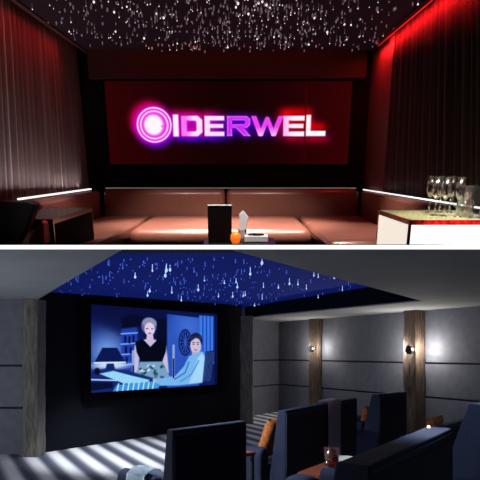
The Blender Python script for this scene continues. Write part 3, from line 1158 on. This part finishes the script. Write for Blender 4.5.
for x, y in ((92, 110), (104, 112), (116, 108), (94, 146), (108, 148), (120, 144), (96, 182), (114, 180)):
    P.mix(P.poly([(x, y - 13), (x + 6, y - 13), (x + 6, y + 11), (x, y + 11)], 1), (20, 26, 62))
P.mix(P.poly([(84, 40), (118, 22), (150, 30), (150, 62), (84, 74)], 4), (12, 14, 40))
P.mix(P.poly([(150, 20), (222, 20), (222, 250), (150, 250)], 3), (22, 30, 78))
P.mix(P.poly([(190, 35), (225, 30), (225, 200), (190, 200)], 2), (12, 16, 44))
P.mix(P.poly([(224, 14), (338, 20), (338, 282), (224, 282)], 2), (72, 104, 190))
P.mix(np.exp(-((P.x - 300) / 50) ** 2 - ((P.y - 60) / 60) ** 2) * P.poly([(224, 14), (338, 20), (338, 282), (224, 282)], 2) * 0.6, (112, 146, 222))
P.mix(P.poly([(338, 10), (408, 10), (408, 200), (338, 200)], 2), (92, 142, 232))
for x in (352, 366, 380, 394):
    P.mix(P.line([(x, 10), (x, 150)], 2.0, 1.5), (46, 74, 160))
P.mix(P.poly([(396, 0), (408, 0), (408, 282), (396, 282)], 2), (20, 26, 70))
# fan
P.mix(P.ell(287, 116, 24, 50, 1.5), (30, 38, 90))
P.mix(np.clip(P.ell(287, 116, 20, 44, 1.2) - P.ell(287, 116, 17, 40, 1.2), 0, 1), (80, 104, 180))
for a in range(0, 180, 30):
    ca, sa = math.cos(math.radians(a)), math.sin(math.radians(a))
    P.mix(P.line([(287 - 17 * ca, 116 - 38 * sa), (287 + 17 * ca, 116 + 38 * sa)], 1.3, 0.8), (84, 110, 190))
# table lamp
P.mix(P.ell(55, 196, 50, 12, 6) * 0.9, (225, 236, 255))
P.mix(P.poly([(32, 138), (72, 138), (94, 184), (12, 184)], 1.5), (24, 36, 84))
P.mix(P.line([(12, 187), (94, 187)], 2.4, 1.4), (235, 240, 255))
P.mix(P.poly([(44, 190), (62, 190), (70, 225), (36, 225)], 2), (36, 52, 110))
P.mix(np.clip((90 - P.y) / 90, 0, 1) * np.clip((250 - P.x) / 60, 0, 1) * 0.5, (14, 16, 50))
# standing woman, plain dark dress and pale skirt
P.mix(P.ell(166, 60, 24, 30, 1.5), (128, 122, 152))
P.mix(P.ell(168, 50, 22, 18, 2), (168, 160, 182))
P.mix(P.ell(168, 72, 16, 24, 1.5), (232, 214, 230))
P.mix(P.poly([(160, 88), (178, 88), (182, 116), (156, 116)], 1.5), (222, 204, 224))
P.mix(P.poly([(122, 130), (150, 108), (186, 108), (222, 128), (226, 175), (230, 228), (212, 232), (206, 150), (138, 150), (132, 235), (114, 230), (118, 168)], 2), (214, 200, 226))
P.mix(P.poly([(124, 118), (146, 106), (170, 134), (194, 106), (222, 116), (220, 150), (208, 186), (142, 186), (128, 152)], 1.6), (10, 11, 26))
P.mix(P.poly([(138, 186), (210, 186), (236, 250), (120, 250)], 2), (150, 176, 196))
rs = np.random.RandomState(8)
for q in range(26):
    x0_, y0_ = rs.uniform(138, 222), rs.uniform(192, 246)
    P.mix(P.ell(x0_, y0_, rs.uniform(3, 9), rs.uniform(2, 5), 1.2, rs.uniform(0, 3)), [(60, 90, 110), (214, 228, 232), (96, 130, 120)][q % 3])
for q in range(0):
    x = 128 + q * 10
    P.mix(P.line([(160 + (x - 175) * 0.45, 188), (x, 248)], 2.0, 1.2), (70, 92, 120) if q % 2 else (205, 222, 232))
for x, y in ((160, 74), (176, 74)):
    P.mix(P.ell(x, y - 4, 3.2, 1.8, 0.8), (50, 42, 70))
P.mix(P.ell(168, 86, 4.5, 1.9, 0.8), (150, 50, 90))
# seated man, pale blue shirt
P.mix(P.ell(326, 108, 24, 30, 1.5), (46, 48, 76))
P.mix(P.ell(325, 128, 20, 32, 1.5), (220, 202, 216))
P.mix(P.poly([(304, 92), (346, 88), (348, 104), (325, 98), (306, 112)], 2), (60, 60, 86))
for x in (317, 333):
    P.mix(P.ell(x, 122, 3.4, 2.0, 0.8), (50, 44, 70))
    P.mix(P.line([(x - 4, 116), (x + 4, 115)], 1.2, 0.8), (70, 60, 80))
P.mix(P.ell(325, 144, 5, 1.9, 0.8), (140, 80, 110))
P.mix(P.poly([(312, 152), (342, 152), (350, 180), (308, 186)], 2), (200, 186, 210))
P.mix(P.poly([(300, 168), (350, 150), (372, 186), (368, 232), (352, 272), (262, 276), (178, 272), (176, 250), (252, 240), (282, 206)], 2), (150, 196, 238))
P.mix(P.poly([(332, 176), (348, 156), (366, 186), (352, 268), (300, 272)], 3), (188, 222, 248))
P.mix(P.line([(300, 190), (286, 230), (250, 252)], 2.2, 1.6), (84, 128, 196))
P.mix(P.line([(336, 186), (310, 236), (270, 262)], 2.2, 1.6), (110, 156, 216))
P.mix(P.ell(170, 254, 17, 12, 1.5), (220, 198, 206))
# chair back, candlesticks, papers and plaid rug
P.mix(P.poly([(362, 150), (400, 146), (384, 262), (350, 272)], 2) * 0.85, (24, 30, 66))
for q in range(6):
    P.mix(P.line([(366 + q * 6, 152), (354 + q * 5, 266)], 0.9, 0.7), (96, 120, 180))
for x, y in ((118, 150), (246, 128)):
    P.mix(P.line([(x, y), (x, 246)], 4.0, 1.0), (170, 182, 214))
    P.mix(P.line([(x, y + 50), (x, 246)], 2.6, 1.0), (36, 44, 84))
P.mix(P.poly([(0, 214), (40, 206), (100, 214), (178, 244), (178, 276), (60, 282), (0, 282)], 3), (40, 58, 116))
P.mix(P.poly([(24, 222), (62, 214), (112, 232), (168, 250), (160, 262), (90, 258)], 2), (176, 222, 246))
P.mix(P.poly([(70, 262), (176, 256), (200, 268), (196, 282), (60, 282)], 2), (92, 170, 226))
for q in range(8):
    P.mix(P.line([(76 + q * 15, 258), (72 + q * 15, 282)], 1.8, 1.0), (216, 238, 250))
P.mix(P.ell(18, 214, 8, 11, 1.5), (14, 18, 44))
P.mix(P.poly([(0, 248), (60, 252), (60, 270), (0, 276)], 2), (16, 22, 54))
P.mix(P.line([(4, 240), (70, 246)], 2.4, 1.2), (196, 214, 246))
grain = np.random.RandomState(3).normal(0, 1, P.im.shape[:2])
P.im = np.clip(P.im, 0, 1) ** np.array([1.45, 1.28, 1.06])
P.im *= (1 + 0.05 * P.blur(grain, 1, 1))[..., None]
P.mesh('film_picture', lambda u, v: (u * WL, -0.056, zt_ + v * (zb_ - zt_)), attr_emission('film_light'), scr)


# ---------------------------------------------------------------- upholstered seats
def seat_shape(name, label, cat, L, H, loc, rz, group, nseat, at=0.15, reach=0.90, tt=0.14, ts=0.27):
    """Local x along the back (0..L), y towards the screen, z up; rear foot of the back at y = 0."""
    t = thing(name, label, cat, 'B', loc, rz, group)
    bm = nb()
    prism(bm, [(0.03, 0.12), (ts, 0.12), (ts, 0.42), (tt + 0.01, H - 0.02), (tt, H), (0.0, H), (0.0, 0.5)], 0.0, L, 'x', min(0.022, tt * 0.3), 3)
    back = link('backrest', bm, MATS['navy'], t, smooth=False)
    bm = nb()
    for x in (0.012, L - 0.012):
        path_tube(bm, [(x, -0.001, H - 0.03), (x, -0.001, 0.5), (x, 0.028, 0.14)], 0.006, 6)
    path_tube(bm, [(0.012, -0.001, H - 0.03), (L - 0.012, -0.001, H - 0.03)], 0.006, 6)
    link('piping', bm, MATS['piping'], back)
    bm = nb()
    box(bm, 0.035, L - 0.035, -0.004, 0.004, 0.16, H - 0.06)
    link('back_panel', bm, MATS['navy_dark'], back)
    for x0 in (-0.0, L - at):
        bm = nb()
        prism(bm, [(x0, 0.12), (x0 + at, 0.12), (x0 + at, 0.59), (x0 + at - 0.02, 0.64), (x0 + at / 2, 0.66), (x0 + 0.02, 0.64), (x0, 0.59)], 0.25, reach, 'y', 0.05, 4)
        link('arm', bm, MATS['navy'], t)
    w = (L - 2 * at - 0.01) / nseat
    for k_ in range(nseat):
        bm = nb()
        box(bm, at + 0.005 + k_ * w, at + 0.005 + (k_ + 1) * w - 0.006, ts + 0.015, reach, 0.27, 0.48, 0.05, 3)
        link('seat_cushion', bm, MATS['navy'], t)
    bm = nb()
    box(bm, at, L - at, min(0.2, ts), reach - 0.04, 0.12, 0.27, 0.01, 2)
    link('base', bm, MATS['navy_dark'], t)
    for x in (0.08, L - 0.08):
        for y in (0.12, reach - 0.08):
            bm = nb()
            lathe(bm, [(0.0, 0.0), (0.018, 0.0), (0.028, 0.122), (0.0, 0.122)], 12, (x, y, 0))
            link('leg', bm, MATS['dark_wood'], t)
    return t


G = 'navy upholstered cinema seats'
aL = math.atan2(0.83, 0.556)
a1 = math.atan2(0.49, 0.484)
arm1 = seat_shape('armchair', 'navy armchair with a pale blue throw on its arm', 'armchair', 0.68, 1.0, (-0.43, 3.59, 0), a1, G, 1, 0.13, 0.66, 0.06, 0.14)
love2 = seat_shape('loveseat', 'navy loveseat with a mauve throw hung over its back', 'sofa', 1.59, 1.0, (0.388, 4.77, 0), aL, G, 2, 0.15, 0.86, 0.07, 0.16)
arm3 = seat_shape('armchair', 'navy armchair in front of the nearer sconce post', 'armchair', 0.60, 1.0, (1.64, 6.6, 0), math.radians(42), G, 1, 0.12, 0.85, 0.10, 0.27)
love4 = seat_shape('loveseat', 'navy loveseat in front, bare back with a broad lit top edge', 'sofa', 1.48, 1.0, (0.57, 2.45, 0), aL, G, 2, 0.15, 0.90, 0.16, 0.27)
arm5 = seat_shape('armchair', 'tall backed navy armchair cut off at the picture edge', 'armchair', 0.75, 1.13, (1.73, 3.98, 0), aL - 0.12, G, 1, 0.13, 0.88, 0.10, 0.36)
low6 = seat_shape('armchair', 'low backed navy armchair peeping between the bare loveseat and tall armchair', 'armchair', 0.66, 0.80, (1.98, 5.35, 0), aL - 0.1, G, 1, 0.12, 0.50, 0.10, 0.2)
bm = nb()
bmesh.ops.create_icosphere(bm, subdivisions=2, radius=0.012, matrix=Matrix.Translation((1.40, 0.13, 1.006)))
tag(link('glint', bm, MATS['flame'], None, 'B', (0.57, 2.45, 0), aL), 'tiny glowing tealight on the top corner of the bare loveseat', 'light')  # emissive bead paints a bright point on the corner, no candle


# footstool peeping in front of the near side table
t = thing('footstool', 'low rounded navy footstool in front of the table with the drink', 'footstool', 'B', (0.46, 4.2, 0), aL)
bm = nb()
box(bm, -0.10, 0.10, -0.08, 0.10, 0.10, 0.57, 0.04, 4)
link('cushion', bm, MATS['navy'], t, smooth=True)
for x in (-0.06, 0.06):
    for y in (-0.05, 0.06):
        bm = nb()
        tube(bm, (x, y, 0), (x, y, 0.11), 0.014, 8)
        link('leg', bm, MATS['dark_wood'], t)


# ---------------------------------------------------------------- side tables
def side_table(label, loc, rz, w, d, h=0.6):
    t = thing('side_table', label, 'table', 'B', loc, rz, 'side tables between the seats')
    bm = nb()
    box(bm, -w / 2, w / 2, -d / 2, d / 2, h - 0.03, h, 0.004, 2)
    link('table_top', bm, MATS['walnut'], t)
    for x in (-w / 2 + 0.02, w / 2 - 0.02):
        for y in (-d / 2 + 0.02, d / 2 - 0.02):
            bm = nb()
            box(bm, x - 0.012, x + 0.012, y - 0.012, y + 0.012, 0, h - 0.03, 0.002, 1)
            link('leg', bm, MATS['iron'], t)
    return t


side_table('walnut side table between the armchair with the throw and the loveseat', (-0.09, 4.62, 0), a1, 0.30, 0.32, 0.68)
side_table('walnut side table holding the dark drink and white dish', (0.75, 4.58, 0), aL, 0.60, 0.32, 0.55)


def cushion(label, loc, rot, w, h, th, m):
    bm = nb()
    n = 14
    def pt(u, v, s_):
        f = (1 - abs(u) ** 4) * (1 - abs(v) ** 4)
        pin = 1 - 0.06 * (1 - abs(u)) * abs(v) - 0.06 * (1 - abs(v)) * abs(u)
        wr = 0.012 * noise.noise(Vector((u * 3 + loc[0], v * 3, s_ + loc[1])))
        return (u * w / 2 * pin, s_ * (th / 2 * max(f, 0) ** 0.5 + wr * f), v * h / 2 * pin)
    gr = {}
    for s_ in (-1, 1):
        for i in range(n + 1):
            for j in range(n + 1):
                u, v = 2 * i / n - 1, 2 * j / n - 1
                edge = i in (0, n) or j in (0, n)
                key = (i, j, 0 if edge else s_)
                if key not in gr:
                    gr[key] = bm.verts.new(pt(u, v, s_))
    def g(i, j, s_):
        return gr[(i, j, 0 if (i in (0, n) or j in (0, n)) else s_)]
    for s_ in (-1, 1):
        for i in range(n):
            for j in range(n):
                bm.faces.new((g(i, j, s_), g(i + 1, j, s_), g(i + 1, j + 1, s_), g(i, j + 1, s_)))
    o = link('cushion', bm, m, None, 'B', smooth=True)
    o.matrix_world = Matrix.Translation(loc) @ rot
    return tag(o, label, 'cushion', 'orange cushions on the navy seats')


def R(rz, tilt, roll=0.0):
    return Matrix.Rotation(rz, 4, 'Z') @ Matrix.Rotation(tilt, 4, 'X') @ Matrix.Rotation(roll, 4, 'Y')


def on_seat(loc, rz, x, ts, size=0.35, th=0.12):
    """Where a cushion leans on a seat's back."""
    p = Matrix.Rotation(rz, 4, 'Z') @ Vector((x, ts - 0.03 + th / 2 + 0.035, 0.50 + size / 2 * 0.96))
    return (loc[0] + p.x, loc[1] + p.y, p.z)


cushion('orange cushion leaning in the corner of the loveseat with the throw', on_seat((0.388, 4.77), aL, 0.372, 0.27, 0.42), R(aL, 0.36), 0.40, 0.42, 0.12, MATS['orange_fabric'])
cushion('orange cushion on the armchair in front of the nearer sconce post', on_seat((1.64, 6.6), math.radians(42), 0.30, 0.27), R(math.radians(42), 0.22), 0.33, 0.33, 0.12, MATS['orange_fabric'])
cushion('orange cushion half hidden in the armchair with the pale throw', on_seat((-0.43, 3.59), a1, 0.325, 0.16), R(a1, 0.22), 0.34, 0.34, 0.12, MATS['orange_fabric'])


cushion('orange cushion peeping over the low backed armchair', on_seat((1.98, 5.35), aL - 0.1, 0.33, 0.2), R(aL - 0.1, 0.22), 0.34, 0.36, 0.12, MATS['orange_fabric'])


# ---------------------------------------------------------------- throws
def sheet(name, label, cat, prof, x0, x1, m, loc, rz, th=0.012, seed=0.0, flare=0.0):
    """A cloth strip that follows a profile in (y, z)."""
    bm = nb()
    n = 10
    pts = []
    for (ay, az), (by, bz) in zip(prof[:-1], prof[1:]):
        for q in range(6):
            pts.append((ay + (by - ay) * q / 6, az + (bz - az) * q / 6))
    pts.append(prof[-1])
    rows = []
    for j, (y, z) in enumerate(pts):
        row = []
        for i in range(n + 1):
            x = x0 + (x1 - x0) * i / n + flare * j / len(pts) * (i / n - 0.5)
            w = 0.008 * noise.noise(Vector((x * 14 + seed, z * 3, y * 3))) + 0.004
            row.append(bm.verts.new((x, y - w, z + w)))
        rows.append(row)
    for a, b in zip(rows[:-1], rows[1:]):
        for i in range(n):
            bm.faces.new((a[i], a[i + 1], b[i + 1], b[i]))
    bmesh.ops.solidify(bm, geom=bm.faces[:], thickness=-th)
    return tag(link(name, bm, m, None, 'B', loc, rz, smooth=True), label, cat)


sheet('throw_blanket', 'mauve grey throw folded over the back of the loveseat', 'blanket',
      [(0.155, 0.62), (0.098, 0.99), (0.088, 1.025), (-0.016, 1.022), (-0.022, 0.98), (-0.02, 0.35)], 0.80, 1.10, MATS['throw_mauve'], (0.388, 4.77, 0), aL, seed=3)
# pale blue throw lying across the armchair's arm
bm = nb()
n = 12
rows = []
prof = [(-0.045, 0.40), (-0.04, 0.57), (-0.028, 0.65), (0.02, 0.685), (0.07, 0.69), (0.12, 0.68), (0.155, 0.63), (0.158, 0.54)]
for x, z in prof:
    row = []
    for i in range(n + 1):
        y = 0.28 + 0.20 * i / n
        w = 0.014 * noise.noise(Vector((x * 10, y * 13, z * 3)))
        row.append(bm.verts.new((x + w, y, z + abs(w) + 0.004)))
    rows.append(row)
for a, b in zip(rows[:-1], rows[1:]):
    for i in range(n):
        bm.faces.new((a[i], a[i + 1], b[i + 1], b[i]))
bmesh.ops.solidify(bm, geom=bm.faces[:], thickness=-0.016)
tag(link('throw_blanket', bm, MATS['throw_blue'], None, 'B', (-0.43, 3.59, 0), a1, smooth=True), 'pale blue throw draped over the armchair arm by the carpet', 'blanket')

# ---------------------------------------------------------------- on the near side table
t = thing('drink_glass', 'clear glass of dark red drink on the walnut table', 'glass', 'B', (0.725, 4.44, 0.551))
bm = nb()
lathe(bm, [(0.0, 0.0), (0.050, 0.0), (0.052, 0.02), (0.064, 0.19), (0.0605, 0.19), (0.048, 0.022), (0.046, 0.014), (0.0, 0.014)], 28)
link('tumbler', bm, MATS['glass_clear'], t, smooth=True)
bm = nb()
lathe(bm, [(0.0, 0.0145), (0.0455, 0.0145), (0.0475, 0.022), (0.056, 0.125), (0.0, 0.125)], 28)
link('drink', bm, MATS['drink_red'], t, smooth=True)
bm = nb()
lathe(bm, [(0.0, 0.001), (0.06, 0.001), (0.10, 0.032), (0.112, 0.044), (0.108, 0.046), (0.09, 0.034), (0.055, 0.010), (0.0, 0.010)], 28)
tag(link('dish', bm, MATS['white_porcelain'], None, 'B', (0.90, 4.78, 0.551), smooth=True), 'white porcelain dish beside the dark drink', 'dish')
